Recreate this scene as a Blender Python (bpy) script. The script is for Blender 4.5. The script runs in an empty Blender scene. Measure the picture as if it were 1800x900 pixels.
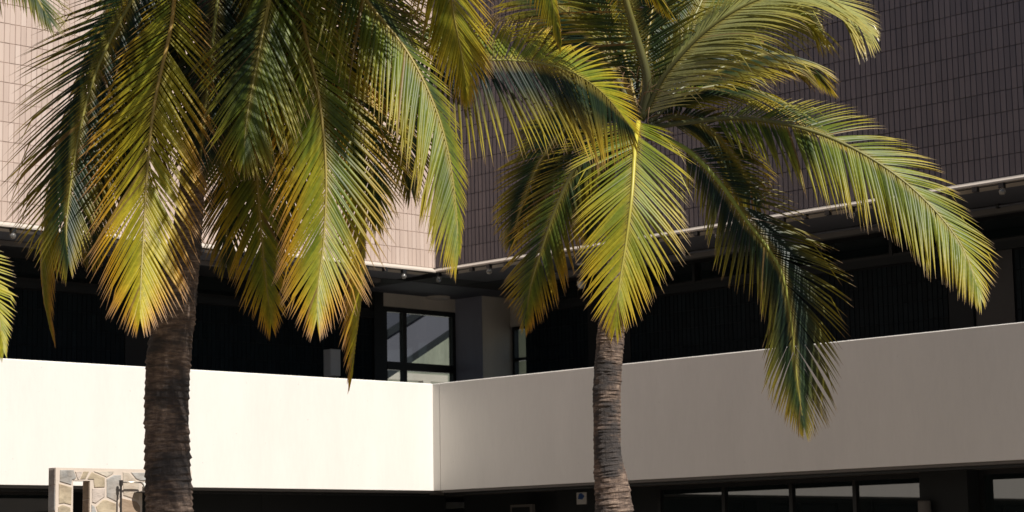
import bpy, math, random
from mathutils import Vector, Matrix, noise

# ------------------------------------------------------------------ camera, sky, sun, exposure
SC = bpy.context.scene
COL = SC.collection
CAMZ = 1.6
FPX, PITCH, ROLL = 3829.6, 0.1396, -0.0171
cp, sp = math.cos(PITCH), math.sin(PITCH)
_f = Vector((0, cp, sp)); _r = Vector((1, 0, 0)); _u = Vector((0, -sp, cp))
CR, CU = _r*math.cos(ROLL)+_u*math.sin(ROLL), _u*math.cos(ROLL)-_r*math.sin(ROLL)
CAM = Vector((0, 0, CAMZ))
cam = bpy.data.objects.new('camera', bpy.data.cameras.new('camera')); COL.objects.link(cam)
cam.data.sensor_width = 36; cam.data.lens = 36*FPX/1800
cam.data.clip_start = .1; cam.data.clip_end = 3000
m = Matrix((CR, CU, -_f)).transposed().to_4x4(); m.translation = CAM
cam.matrix_world = m
cam.data.dof.use_dof = True; cam.data.dof.focus_distance = 18.5; cam.data.dof.aperture_fstop = 4.5
SC.camera = cam

def ray(px, py):
    return (_f + CR*((px-900)/FPX) + CU*((450-py)/FPX)).normalized()
def at(px, py, Y):
    d = ray(px, py); return CAM + d*(Y/d.y)
def hit(px, py, p0, n):
    d = ray(px, py); return CAM + d*((p0-CAM).dot(n)/d.dot(n))
def proj(P):
    q = P-CAM; z = q.dot(_f); return 900+FPX*q.dot(CR)/z, 450-FPX*q.dot(CU)/z

SUN_AZ, SUN_EL = 44.3, 52          # azimuth from the camera side towards the right
saz, sel = math.radians(SUN_AZ), math.radians(SUN_EL)
SUND = Vector((math.sin(saz)*math.cos(sel), -math.cos(saz)*math.cos(sel), math.sin(sel)))
W = bpy.data.worlds.new('World'); SC.world = W; W.use_nodes = True
nt = W.node_tree; bg = nt.nodes['Background']
sky = nt.nodes.new('ShaderNodeTexSky'); sky.sky_type = 'NISHITA'; sky.sun_disc = False
sky.sun_elevation = sel; sky.sun_rotation = math.atan2(SUND.x, SUND.y)
nt.links.new(sky.outputs[0], bg.inputs[0]); bg.inputs[1].default_value = .05
sl = bpy.data.lights.new('sun', 'SUN'); sl.energy = 5; sl.angle = math.radians(.5); sl.color = (1, .955, .885)
so = bpy.data.objects.new('sun', sl); COL.objects.link(so); so.rotation_euler = SUND.to_track_quat('Z', 'Y').to_euler()
so.location = (10, -10, 40)
SC.view_settings.view_transform = 'Standard'; SC.view_settings.look = 'None'
SC.view_settings.exposure = 0.27; SC.view_settings.gamma = 1
SC.cycles.max_bounces = 8; SC.cycles.diffuse_bounces = 5; SC.cycles.glossy_bounces = 4; SC.cycles.transmission_bounces = 6

R = random.Random(7)

# ------------------------------------------------------------------ materials
def mat(name, col, rough=.7, metal=0, spec=.5):
    m = bpy.data.materials.new(name); m.use_nodes = True
    b = m.node_tree.nodes['Principled BSDF']
    b.inputs['Base Color'].default_value = (*col, 1); b.inputs['Roughness'].default_value = rough
    b.inputs['Metallic'].default_value = metal; b.inputs['Specular IOR Level'].default_value = spec
    return m
def N(m, t, **k):
    n = m.node_tree.nodes.new(t)
    for a, v in k.items():
        if a.startswith('i_'): n.inputs[a[2:].replace('_', ' ')].default_value = v
        else: setattr(n, a, v)
    return n
def L(m, a, b): m.node_tree.links.new(a, b)
def ramp(m, src, stops):
    r = N(m, 'ShaderNodeValToRGB'); L(m, src, r.inputs[0])
    e = r.color_ramp.elements
    while len(e) < len(stops): e.new(.5)
    for k, (p, c) in enumerate(stops): e[k].position = p; e[k].color = (*c, 1)
    return r.outputs[0]
def mixc(m, fac, a, b, mode='MIX'):
    x = N(m, 'ShaderNodeMix', data_type='RGBA', blend_type=mode)
    for s, v in ((0, fac), (6, a), (7, b)):
        if hasattr(v, 'is_output'): L(m, v, x.inputs[s])
        else: x.inputs[s].default_value = v if s == 0 else (*v, 1)
    return x.outputs[2]
def noise_tex(m, scale, detail=4, stretch=(1, 1, 1), rough=.55):
    g = N(m, 'ShaderNodeNewGeometry'); mp = N(m, 'ShaderNodeMapping'); mp.inputs['Scale'].default_value = stretch
    n = N(m, 'ShaderNodeTexNoise'); n.inputs['Scale'].default_value = scale; n.inputs['Detail'].default_value = detail
    n.inputs['Roughness'].default_value = rough
    L(m, g.outputs['Position'], mp.inputs[0]); L(m, mp.outputs[0], n.inputs['Vector']); return n.outputs['Fac']
def bump(m, src, strength, dist):
    b = N(m, 'ShaderNodeBump'); b.inputs['Strength'].default_value = strength; b.inputs['Distance'].default_value = dist
    L(m, src, b.inputs['Height']); L(m, b.outputs[0], m.node_tree.nodes['Principled BSDF'].inputs['Normal'])
def setc(m, out): L(m, out, m.node_tree.nodes['Principled BSDF'].inputs['Base Color'])

# the courtyard frame: a runs out along the left wing, b along the right wing, from their inner corner
C0 = Vector((-1.163, 33, 0)); AZ = .7693
DA = Vector((-math.cos(AZ), -math.sin(AZ), 0)); DB = Vector((math.sin(AZ), -math.cos(AZ), 0))
def W_(a, b, z): return C0 + DA*a + DB*b + Vector((0, 0, z))
TW, TH = .082, .262               # tile pitch
Z0 = 6.064                        # underside of the tiling

def tile_mat(name, c1, c2, c3, rough):
    m = mat(name, c2, rough)
    g = N(m, 'ShaderNodeNewGeometry')
    def dot(v, pitch, off):
        d = N(m, 'ShaderNodeVectorMath', operation='DOT_PRODUCT'); L(m, g.outputs['Position'], d.inputs[0]); d.inputs[1].default_value = v
        s = N(m, 'ShaderNodeMath', operation='ADD'); L(m, d.outputs['Value'], s.inputs[0]); s.inputs[1].default_value = off
        q = N(m, 'ShaderNodeMath', operation='DIVIDE'); L(m, s.outputs[0], q.inputs[0]); q.inputs[1].default_value = pitch
        f = N(m, 'ShaderNodeMath', operation='FLOOR'); L(m, q.outputs[0], f.inputs[0]); return f.outputs[0]
    cx = N(m, 'ShaderNodeCombineXYZ')
    L(m, dot(DA, TW, -C0.dot(DA)), cx.inputs[0]); L(m, dot(DB, TW, -C0.dot(DB)), cx.inputs[1]); L(m, dot((0, 0, 1), TH, -Z0), cx.inputs[2])
    wn = N(m, 'ShaderNodeTexWhiteNoise'); L(m, cx.outputs[0], wn.inputs['Vector'])
    base = ramp(m, wn.outputs['Value'], [(0, c1), (.5, c2), (1, c3)])
    streak = noise_tex(m, 14, 5, (1, 1, .03))
    col = mixc(m, .3, base, ramp(m, streak, [(.3, c1), (.7, c3)]))
    big = noise_tex(m, .6, 3, (1, 1, .35))
    col = mixc(m, 1, col, ramp(m, big, [(.3, (.86, .85, .85)), (.68, (1, 1, 1))]), 'MULTIPLY')
    setc(m, col)
    bump(m, noise_tex(m, 60, 4, (1, 1, .06)), .35, .004)
    return m
M = {}
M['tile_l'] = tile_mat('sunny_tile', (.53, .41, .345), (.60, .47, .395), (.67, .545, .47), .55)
M['tile_r'] = tile_mat('shaded_tile', (.098, .085, .100), (.125, .106, .122), (.165, .138, .15), .45)  # same tile as the sunlit wing, with its shade put into the colour
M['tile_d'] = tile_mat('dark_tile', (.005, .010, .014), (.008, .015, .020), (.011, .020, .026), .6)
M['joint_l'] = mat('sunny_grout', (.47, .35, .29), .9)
M['joint_r'] = mat('shaded_grout', (.045, .042, .05), .9)
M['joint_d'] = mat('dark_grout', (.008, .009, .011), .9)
M['render'] = mat('white_render', (.8, .765, .71), .8)
def plaster(name, c, amt=.06):
    m = mat(name, c, .82)
    n1 = noise_tex(m, 2.2, 6, (1, 1, .25)); n2 = noise_tex(m, 25, 5, (1, 1, .2))
    c2 = tuple(x*(1-amt*2.2) for x in c)
    col = ramp(m, n1, [(.3, c2), (.7, c)])
    col = mixc(m, .25, col, ramp(m, n2, [(.35, c2), (.65, c)]))
    spots = ramp(m, noise_tex(m, 17, 2), [(.0, (0, 0, 0)), (.74, (0, 0, 0)), (.79, (1, 1, 1))])
    col = mixc(m, spots, col, tuple(x*.72 for x in c))
    setc(m, col); bump(m, noise_tex(m, 40, 6), .25, .004)
    return m
M['render'] = plaster('white_render', (.82, .78, .722), .04)
M['trim'] = plaster('cream_ledge', (.50, .44, .38), .04)
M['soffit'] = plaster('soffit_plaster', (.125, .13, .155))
M['inner'] = plaster('hall_plaster', (.80, .74, .66))
M['tile_d'].node_tree.nodes['Principled BSDF'].inputs['Specular IOR Level'].default_value = .15
M['dark'] = mat('dark_metal', (.012, .013, .015), .45)
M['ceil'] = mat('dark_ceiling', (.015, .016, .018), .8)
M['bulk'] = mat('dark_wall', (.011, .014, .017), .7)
M['grey'] = plaster('grey_paint', (.16, .15, .145))
M['slate'] = plaster('slate_paint', (.055, .055, .075))
M['yard'] = plaster('green_cream_paint', (.27, .275, .215), .2)
M['column_shade'] = plaster('column_shade_tone', (.36, .37, .46))  # darker tone standing for shade on the column's left face
M['chrome'] = mat('brushed_steel', (.55, .5, .43), .3, 1)
M['rust'] = mat('dark_pipe', (.04, .033, .03), .6, .4)
M['bulb'] = mat('bulb_glass', (.5, .48, .45), .12)
M['bulb'].node_tree.nodes['Principled BSDF'].inputs['Transmission Weight'].default_value = .75
M['white'] = mat('white_plastic', (.6, .6, .6), .5)
M['blue'] = mat('blue_print', (.03, .09, .3), .5)
M['glass'] = mat('tinted_glass', (.012, .018, .02), .015, 0, .9)
M['glass'].node_tree.nodes['Principled BSDF'].inputs['IOR'].default_value = 1.6
def clear_glass():
    m = mat('clear_glass', (.8, .85, .85), .02)
    t = m.node_tree; out = t.nodes['Material Output']
    tr = N(m, 'ShaderNodeBsdfTransparent'); tr.inputs[0].default_value = (.78, .82, .82, 1)
    gl = N(m, 'ShaderNodeBsdfGlossy'); gl.inputs['Roughness'].default_value = .02
    fr = N(m, 'ShaderNodeFresnel'); fr.inputs[0].default_value = 1.5
    mx = N(m, 'ShaderNodeMixShader'); gg = N(m, 'ShaderNodeNewGeometry'); ib = N(m, 'ShaderNodeMath', operation='SUBTRACT'); ib.inputs[0].default_value = 1; L(m, gg.outputs['Backfacing'], ib.inputs[1])
    mu = N(m, 'ShaderNodeMath', operation='MULTIPLY'); L(m, fr.outputs[0], mu.inputs[0]); L(m, ib.outputs[0], mu.inputs[1]); L(m, mu.outputs[0], mx.inputs[0]); L(m, tr.outputs[0], mx.inputs[1]); L(m, gl.outputs[0], mx.inputs[2])
    L(m, mx.outputs[0], out.inputs['Surface']); return m
M['clear'] = clear_glass()

# ------------------------------------------------------------------ mesh helpers
class MB:
    def __init__(s): s.v = []; s.f = []; s.c = []
    def add(s, vs, fs, col=None):
        o = len(s.v); s.v += [Vector(v) for v in vs]; s.f += [tuple(i+o for i in f) for f in fs]
        if col is not None: s.c += [col]*len(vs)
        return s
    def box(s, a0, a1, b0, b1, z0, z1, fr=W_):
        vs = [fr(a, b, z) for z in (z0, z1) for (a, b) in ((a0, b0), (a1, b0), (a1, b1), (a0, b1))]
        fs = [(0, 3, 2, 1), (4, 5, 6, 7), (0, 1, 5, 4), (1, 2, 6, 5), (2, 3, 7, 6), (3, 0, 4, 7)]
        return s.add(vs, fs)
    def prism(s, poly, a, b, fr):           # poly in (p,q); swept between a and b by fr(t,p,q)
        n = len(poly); vs = [fr(a, *p) for p in poly]+[fr(b, *p) for p in poly]
        fs = [tuple(range(n)), tuple(range(2*n-1, n-1, -1))]+[(i, i+n, (i+1) % n+n, (i+1) % n) for i in range(n)]
        return s.add(vs, fs)
    def tube(s, pts, rad, seg=10, caps=True):
        pts = [Vector(p) for p in pts]; n = len(pts)
        if not hasattr(rad, '__len__'): rad = [rad]*n
        vs = []; ref = None
        for i, p in enumerate(pts):
            t = (pts[min(i+1, n-1)]-pts[max(i-1, 0)]).normalized()
            if ref is None: ref = t.orthogonal().normalized()
            ref = (ref-t*ref.dot(t)).normalized(); q = t.cross(ref)
            vs += [p+(ref*math.cos(2*math.pi*k/seg)+q*math.sin(2*math.pi*k/seg))*rad[i] for k in range(seg)]
        fs = [(i*seg+k, i*seg+(k+1) % seg, (i+1)*seg+(k+1) % seg, (i+1)*seg+k) for i in range(n-1) for k in range(seg)]
        if caps: fs += [tuple(range(seg-1, -1, -1)), tuple(range((n-1)*seg, n*seg))]
        return s.add(vs, fs)
    def lathe(s, o, prof, seg=16):           # profile of (radius, z)
        vs = []; o = Vector(o)
        for r, z in prof: vs += [o+Vector((r*math.cos(2*math.pi*k/seg), r*math.sin(2*math.pi*k/seg), z)) for k in range(seg)]
        n = len(prof)
        fs = [(i*seg+k, i*seg+(k+1) % seg, (i+1)*seg+(k+1) % seg, (i+1)*seg+k) for i in range(n-1) for k in range(seg)]
        return s.add(vs, fs+[tuple(range(seg-1, -1, -1)), tuple(range((n-1)*seg, n*seg))])
    def build(s, name, m, parent=None, smooth=False, bevel=0, fix=True):
        me = bpy.data.meshes.new(name)
        org = Vector(parent['_org']) if parent is not None else Vector()
        me.from_pydata([v-org for v in s.v], [], s.f)
        me.materials.append(m)
        if fix:
            import bmesh
            bm = bmesh.new(); bm.from_mesh(me); bmesh.ops.recalc_face_normals(bm, faces=bm.faces)
            if bevel: bmesh.ops.bevel(bm, geom=[e for e in bm.edges], offset=bevel, segments=2, affect='EDGES', profile=.6)
            bm.to_mesh(me); bm.free()
        if s.c:
            at_ = me.color_attributes.new('pig', 'FLOAT_COLOR', 'POINT')
            at_.data.foreach_set('color', [x for c in s.c for x in (*c, 1)])
        if smooth: me.polygons.foreach_set('use_smooth', [True]*len(me.polygons))
        o = bpy.data.objects.new(name, me); COL.objects.link(o)
        if parent is not None: o.parent = parent
        o['_org'] = tuple(org)
        return o
ROOTS = []
def thing(name, label, cat, loc, group=None):
    o = bpy.data.objects.new(name, None); COL.objects.link(o); o.location = loc
    o['_org'] = tuple(loc); o['label'] = label; o['category'] = cat
    if group: o['group'] = group
    return o
def tag(o, label, cat, group=None):
    o['label'] = label; o['category'] = cat
    if group: o['group'] = group
    return o
def stuff(o): o['kind'] = 'stuff'; return o

# ------------------------------------------------------------------ ground
def ground():
    m = mat('pale_paving', (.42, .38, .33), .85)
    g = N(m, 'ShaderNodeNewGeometry'); br = N(m, 'ShaderNodeTexBrick'); L(m, g.outputs['Position'], br.inputs['Vector'])
    br.inputs['Scale'].default_value = 1; br.offset = .5; br.inputs['Brick Width'].default_value = .6; br.inputs['Row Height'].default_value = .6
    br.inputs['Mortar Size'].default_value = .008
    br.inputs['Color1'].default_value = (.17, .14, .105, 1); br.inputs['Color2'].default_value = (.15, .12, .09, 1); br.inputs['Mortar'].default_value = (.14, .13, .12, 1)
    setc(m, mixc(m, .3, br.outputs[0], ramp(m, noise_tex(m, 3, 6), [(.3, (.11, .09, .07)), (.7, (.18, .15, .115))])))
    b = MB(); b.add([(-600, -400, 0), (600, -400, 0), (600, 900, 0), (-600, 900, 0)], [(0, 1, 2, 3)])
    b.build('ground', m)['kind'] = 'structure'
ground()

# ------------------------------------------------------------------ building wings
ZT, ZB = 4.296, 2.686
ZS = Z0-.075                      # soffit
ROOF = 12.6
LA, LB = 26.0, 24.0               # lengths of the wings
BACK = -2.3                       # walkway back wall
PR = .10                          # right parapet stands proud

wl = thing('building_wing', 'sunlit left wing with pale pink vertical tiles over a bright white balcony wall', 'building', tuple(W_(6, -4, 0)))
wr = thing('building_wing', 'shaded right wing with plum brown vertical tiles over a grey beige balcony wall', 'building', tuple(W_(-4, 6, 0)))
FL = lambda s, d, z: W_(s, d, z)          # left: s=a, d=b
FRR = lambda s, d, z: W_(d, s, z)         # right: s=b, d=a

def tile_wall(fr, s0, s1, z0, z1, d, parent, wing, mt, mj, parts, wallname, hide=None, thick=.3):
    """wall slab plus its tiles; the tiles largest in view are parts, the rest one stuff mesh"""
    wall = MB().box(s0, s1, d-thick, d, z0, z1, fr).build(wallname, M[mj], parent)
    j = .0022 if wing == 'l' else .0048; jz = .003 if wing == 'l' else .0035; dep = .007 if wing == 'l' else .012
    i0 = math.ceil((s0-.02)/TW); i1 = math.floor(s1/TW)
    k0 = math.ceil((z0-Z0-.001)/TH); k1 = math.floor((z1-Z0)/TH)
    cand = []
    for i in range(i0, i1):
        for k in range(k0, k1):
            if hide and hide(i*TW+TW/2, Z0+k*TH+TH/2): continue
            a, b = proj(fr(i*TW, d, Z0+k*TH)), proj(fr((i+1)*TW, d, Z0+(k+1)*TH))
            x, y = (a[0]+b[0])/2, (a[1]+b[1])/2
            area = abs(a[0]-b[0])*abs(a[1]-b[1]) if (0 < x < 1800 and 0 < y < 900) else 0
            cand.append((area, i, k))
    cand.sort(reverse=True)
    nparts = min(parts, sum(1 for c in cand if c[0] > 0))
    def tile_geo(mb, fr_, x, z, dd, b=.0035):
        w, h = TW-2*j, TH-2*jz
        pts = [(x, z), (x+w, z), (x+w, z+h), (x, z+h)]; ins = [(x+b, z+b), (x+w-b, z+b), (x+w-b, z+h-b), (x+b, z+h-b)]
        vs = [fr_(p, d, q) for p, q in pts]+[fr_(p, d+dd-b, q) for p, q in pts]+[fr_(p, d+dd, q) for p, q in ins]
        fs = [(8, 9, 10, 11)]+[(t, (t+1) % 4, 4+(t+1) % 4, 4+t) for t in range(4)]+[(4+t, 4+(t+1) % 4, 8+(t+1) % 4, 8+t) for t in range(4)]
        mb.add(vs, fs)
    org = Vector(wall['_org'])
    variants = []
    if nparts:
        for q in range(5):
            mb = MB(); tile_geo(mb, fr, j, jz, dep+q*.0012)
            base = fr(0, 0, 0)
            mb.v = [v-base+org for v in mb.v]
            o = mb.build('tile', M[mt], wall); variants.append(o.data); o.parent = None; bpy.data.objects.remove(o)
    b0 = fr(0, 0, 0)
    for n, (ar, i, k) in enumerate(cand[:nparts]):
        o = bpy.data.objects.new('tile', variants[R.randrange(5)]); COL.objects.link(o); o.parent = wall
        o.location = fr(i*TW, 0, Z0+k*TH)-b0+b0-org
    rest = MB()
    for ar, i, k in cand[nparts:]:
        tile_geo(rest, fr, i*TW+j, Z0+k*TH+jz, dep+R.random()*.005)
    if rest.v: stuff(rest.build('tile_field', M[mt], wall))
    return wall

# tile only what stands near the view; the wall slab itself goes on
vis = lambda lim, top: (lambda s, z: s > lim or z > top)
tile_wall(FL, 0, LA, Z0, ROOF, 0, wl, 'l', 'tile_l', 'joint_l', 300, 'facade', vis(15, ROOF))
tile_wall(FRR, 0.004, LB, Z0, ROOF, 0, wr, 'r', 'tile_r', 'joint_r', 300, 'facade', vis(21, ROOF))
# sloping ledge under the tiles
led = [(-.3, Z0-.003), (-.004, Z0-.003), (.012, Z0-.003), (.085, ZS+.022), (.085, ZS), (-.3, ZS)]
MB().prism(led, .085, LA, lambda t, d, z: FL(t, d, z)).build('ledge', M['trim'], wl)
MB().prism(led, .0, LB, lambda t, d, z: FRR(t, d, z)).build('ledge', M['trim'], wr)
# roofs, upper mass, ends
MB().box(0, LA, -9, -.302, ZS+.25, ROOF).build('upper_storey', M['grey'], wl)
MB().box(-3.3, -.302, -.3, 6, ZS+.25, ROOF).build('upper_storey', M['grey'], wr)  # unseen mass, cut shallow so sunlight reaches the stair hall
MB().box(-9, -.302, 6.002, LB, ZS+.25, ROOF).build('upper_storey', M['grey'], wr)
# front soffits in plaster, rear ceilings dark
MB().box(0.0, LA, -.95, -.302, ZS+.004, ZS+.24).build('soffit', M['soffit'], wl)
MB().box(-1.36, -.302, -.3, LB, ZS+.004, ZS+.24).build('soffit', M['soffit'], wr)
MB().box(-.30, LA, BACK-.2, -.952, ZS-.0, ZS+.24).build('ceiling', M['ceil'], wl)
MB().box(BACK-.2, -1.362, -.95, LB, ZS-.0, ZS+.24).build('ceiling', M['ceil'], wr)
# ceiling infill over the inner corner
MB().box(-1.36, -.30, -.95, -.30, ZS+.006, ZS+.235).build('soffit', M['ceil'], wr)
MB().box(-3.3, -.302, -2.42, -.952, ZS-.004, ZS+.2).build('ceiling', M['soffit'], wr)

# parapets
def parapet(fr, s0, s1, d, wing):
    p = MB().prism([(d-.2, ZB), (d-.2, ZT-.012), (d-.19, ZT), (d-.012, ZT), (d, ZT-.012), (d, ZB)], s0, s1, lambda t, q, z: fr(t, q, z)).build('balcony_wall', M['render'], wing)
    return p
parapet(FL, PR, LA, 0, wl)
parapet(FRR, 0, .148, PR, wr)
parapet(FRR, .158, LB, PR, wr)
MB().box(-.05, PR-.02, .10, .2, ZB+.01, ZT-.01).build('joint_filler', M['bulk'], wr)
# walkway slabs
MB().box(0, LA, BACK-.3, -.204, 2.681, ZB+.15).build('walkway_floor', M['grey'], wl)
MB().box(BACK-3, -.104, -4.4, LB, 2.6805, ZB+.148).build('walkway_floor', M['grey'], wr)
MB().box(0, LA, -.2, -.03, ZB-.035, ZB-.003).build('drip_edge', M['grey'], wl)
MB().box(-.1, PR-.03, .14, LB, ZB-.035, ZB-.003).build('drip_edge', M['grey'], wr)
MB().box(0, LA, -.33, -.206, ZB-.07, 2.678).build('gutter', M['dark'], wl)
MB().box(-.24, -.104, 0, LB, ZB-.07, 2.678).build('gutter', M['dark'], wr)

# unseen wing added behind the camera's left shoulder to cut sky light
wo = thing('building_wing', 'third wing closing the courtyard opposite the shaded plum tiled wing', 'building', tuple(W_(40, 10, 0)))
MB().box(36, 44, .5, 40, 0, ROOF).build('body', M['bulk'], wo)
MB().box(35.8, 35.998, .5, 40, ZB, ZT).build('balcony_wall', M['grey'], wo)
for k in range(9):
    MB().box(35.85, 35.998, 2+k*4.2, 5+k*4.2, 7, 9).build('window', M['glass'], wo)

# back walls of the walkways
def back_wall(fr, s0, s1, wing, doors):
    zt_ = Z0-TH*2+.02
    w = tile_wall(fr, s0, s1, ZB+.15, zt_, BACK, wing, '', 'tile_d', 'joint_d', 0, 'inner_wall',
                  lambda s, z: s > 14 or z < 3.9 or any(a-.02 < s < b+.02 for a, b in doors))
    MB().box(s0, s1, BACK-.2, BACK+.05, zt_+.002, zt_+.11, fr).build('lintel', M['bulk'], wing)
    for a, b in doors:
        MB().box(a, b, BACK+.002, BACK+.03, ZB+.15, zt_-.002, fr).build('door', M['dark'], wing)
    # clerestory: dark panes and mullions between lintel and ceiling
    s = s0
    while s < min(s1, 14):
        e = min(s+1.2, s1)
        f = MB(); z0, z1 = zt_+.112, ZS-.002
        f.box(s, s+.05, BACK-.1, BACK+.02, z0, z1, fr); f.box(s+.052, e-.002, BACK-.1, BACK+.01, z0, z0+.04, fr)
        fo = f.build('window', M['dark'], wing)
        MB().box(s+.052, e-.002, BACK-.08, BACK-.06, z0+.042, z1, fr).build('pane', M['glass'], fo)
        s = e
    MB().box(max(s, s0), s1, BACK-.2, BACK, zt_+.112, ZS-.002, fr).build('upper_wall', M['bulk'], wing) if s1 > s else None
back_wall(FL, -.66, LA, wl, [(3.2, 4.1), (8.6, 9.5)])
back_wall(FRR, -.42, LB, wr, [(1.0, 1.9), (8.15, 8.75)])
# pilaster beside the right doorway, beam and conduit on the soffit
MB().box(BACK+.002, BACK+.06, 7.75, 8.13, ZB+.15, Z0-TH*2).build('pilaster', M['bulk'], wr)
MB().box(-1.50, -1.364, .3, LB, ZS-.10, ZS-.003).build('beam', M['grey'], wr)
MB().box(.3, LA, -1.05, -.954, ZS-.06, ZS-.003).build('beam', M['grey'], wl)
cd = MB().tube([W_(-1.28, .4, ZS-.03), W_(-1.28, LB, ZS-.03)], .016, 8).build('conduit', M['soffit'], wr)
for k in range(14):
    MB().box(-1.30, -1.255, .8+k*1.05, .84+k*1.05, ZS-.055, ZS+.002).build('pipe_clip', M['dark'], cd)

# ---- glazed stair hall in the inner corner
MB().box(-3.16, -2.47, BACK, BACK+.69, ZB+.15, ZS-.006).build('column', M['inner'], wr)
def framed(name, fr, s0, s1, d, z0, z1, mull, trans, wing, gm, t=.07):
    f = MB(); D = .05
    f.box(s0, s0+t, d-D, d+D, z0, z1, fr); f.box(s1-t, s1, d-D, d+D, z0, z1, fr)
    f.box(s0+t+.001, s1-t-.001, d-D, d+D, z1-t, z1, fr); f.box(s0+t+.001, s1-t-.001, d-D, d+D, z0, z0+t, fr)
    for mu in mull: f.box(mu-t/2, mu+t/2, d-D+.004, d+D-.004, z0+t+.001, z1-t-.001, fr)
    for tr, th in trans: f.box(s0+t+.001, s1-t-.001, d-D-.004, d+D+.006, tr-th/2, tr+th/2, fr)
    o = f.build(name, M['dark'], wing)
    xs = [s0+t]+[q for mu in mull for q in (mu-t/2, mu+t/2)]+[s1-t]
    zs = [z0+t]+[q for tr, th in trans for q in (tr-th/2, tr+th/2)]+[z1-t]
    for i in range(0, len(xs), 2):
        for k in range(0, len(zs), 2):
            MB().box(xs[i]+.002, xs[i+1]-.002, d-.006, d+.006, zs[k]+.002, zs[k+1]-.002, fr).build('pane', M[gm], o)
    return o
framed('window', FL, -2.468, -.86, BACK, ZB+.155, 5.76, [-1.33], [(4.80, .13)], wr, 'clear', .08)
MB().box(-2.468, -.86, BACK-.1, BACK+.05, 5.764, ZS-.006).build('lintel', M['inner'], wr)
MB().box(-.858, -.662, BACK-.15, BACK+.06, ZB+.15, ZS-.006).build('window_jamb', M['dark'], wr)
framed('window', FRR, -1.608, -.45, -3.2, ZB+.155, 5.5, [-1.0], [(4.3, .06), (4.95, .05)], wr, 'clear', .05)
MB().box(-3.3, -3.1, -1.608, -.40, 5.504, ZS-.006).build('lintel', M['inner'], wr)
MB().box(-2.468, -2.45, BACK+.052, BACK+.688, ZB+.15, ZS-.007).build('shade_panel', M['column_shade'], wr)  # column's shaded left face, painted as a thin darker panel
# hall walls beyond
MB().box(-12.0, -11.8, -11, -.32, 2.7, 8.5).build('hall_wall', M['yard'], wr)
MB().box(-11.78, -.3, -11, -10.8, 2.7, 8.5).build('hall_wall', M['yard'], wr)
MB().box(-11.78, -2.5, -10.78, -4.42, 2.5, ZB+.1).build('hall_floor', M['render'], wr)

# stair rising behind the window
st = thing('staircase', 'grey indoor stair flight with dark handrails seen through the corner window', 'staircase', tuple(W_(-2, -4.0, 2.7)))
def fit_line(p, q, b):
    n = DB; A = hit(p[0], p[1], W_(0, b, 0), n); B = hit(q[0], q[1], W_(0, b, 0), n); return A, B
def slab(p, q, p2, q2, b, th, name, m, parent):
    A, B = fit_line(p, q, b); D_, C_ = fit_line(p2, q2, b); o = DB*th
    MB().add([A, B, C_, D_, A-o, B-o, C_-o, D_-o], [(0, 1, 2, 3), (7, 6, 5, 4), (0, 4, 5, 1), (1, 5, 6, 2), (2, 6, 7, 3), (3, 7, 4, 0)]).build(name, M[m], parent)
M['stair'] = plaster('stair_paint', (.105, .10, .125))
slab((640, 620), (810, 512), (640, 680), (810, 566), -5.0, .12, 'stringer', 'stair', st)
slab((640, 606), (810, 500), (640, 619), (810, 511), -4.95, .06, 'handrail', 'dark', st)
slab((640, 681), (810, 567), (640, 694), (810, 579), -4.95, .06, 'kick_rail', 'dark', st)
slab((640, 380), (830, 380), (640, 607), (830, 487), -5.05, .1, 'upper_panel', 'slate', st)
# pale beams of the sunlit yard behind, and its far wall
MB().box(-7.5, -3.0, -8.2, -8.0, 5.22, 5.36).build('landing', M['trim'], st)
MB().box(-6.9, -6.7, -8.0, -7.85, 2.7, 5.21).build('post', M['trim'], st)
MB().box(-6.3, -2.0, -7.0, -6.9, 4.72, 4.84).build('kick_rail', M['slate'], st)
# ---- ground floor under the walkways
GL, GR = -1.5, -1.9
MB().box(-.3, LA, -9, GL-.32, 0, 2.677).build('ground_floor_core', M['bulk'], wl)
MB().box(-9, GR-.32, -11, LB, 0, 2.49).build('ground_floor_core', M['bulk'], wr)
def gf(fr, d, segs, wing):
    for kind, s0, s1, mull in segs:
        if kind == 'w': MB().box(s0+.002, s1-.002, d-.3, d+.0, .0, 2.677, fr).build('ground_floor_wall', M['bulk'], wing)
        elif kind == 'c': MB().box(s0+.002, s1-.002, d-.3, d+.3, .0, 2.677, fr).build('column', M['bulk'], wing)
        else: framed('window', fr, s0+.002, s1-.002, d, .12, 2.675, mull, [], wing, 'glass', .06)
gf(FL, GL, [('w', -1.5, 2.2, []), ('w', 2.2, 4.5, []), ('g', 4.5, 5.1, []), ('c', 5.1, 5.5, []), ('g', 5.5, 7.9, [6.7]), ('w', 7.9, 9, []), ('g', 9, 15, [10.5, 12, 13.5]), ('w', 15, 26, [])], wl)
gf(FRR, GR, [('w', -1.5, .9, []), ('c', .9, 1.9, []), ('w', 1.9, 2.75, []), ('g', 2.75, 7.6, [4.02, 5.25, 6.35]), ('c', 7.6, 8.35, []), ('g', 8.35, 13, [9.45, 10.6, 11.8]), ('w', 13, 24, [])], wr)

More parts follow.
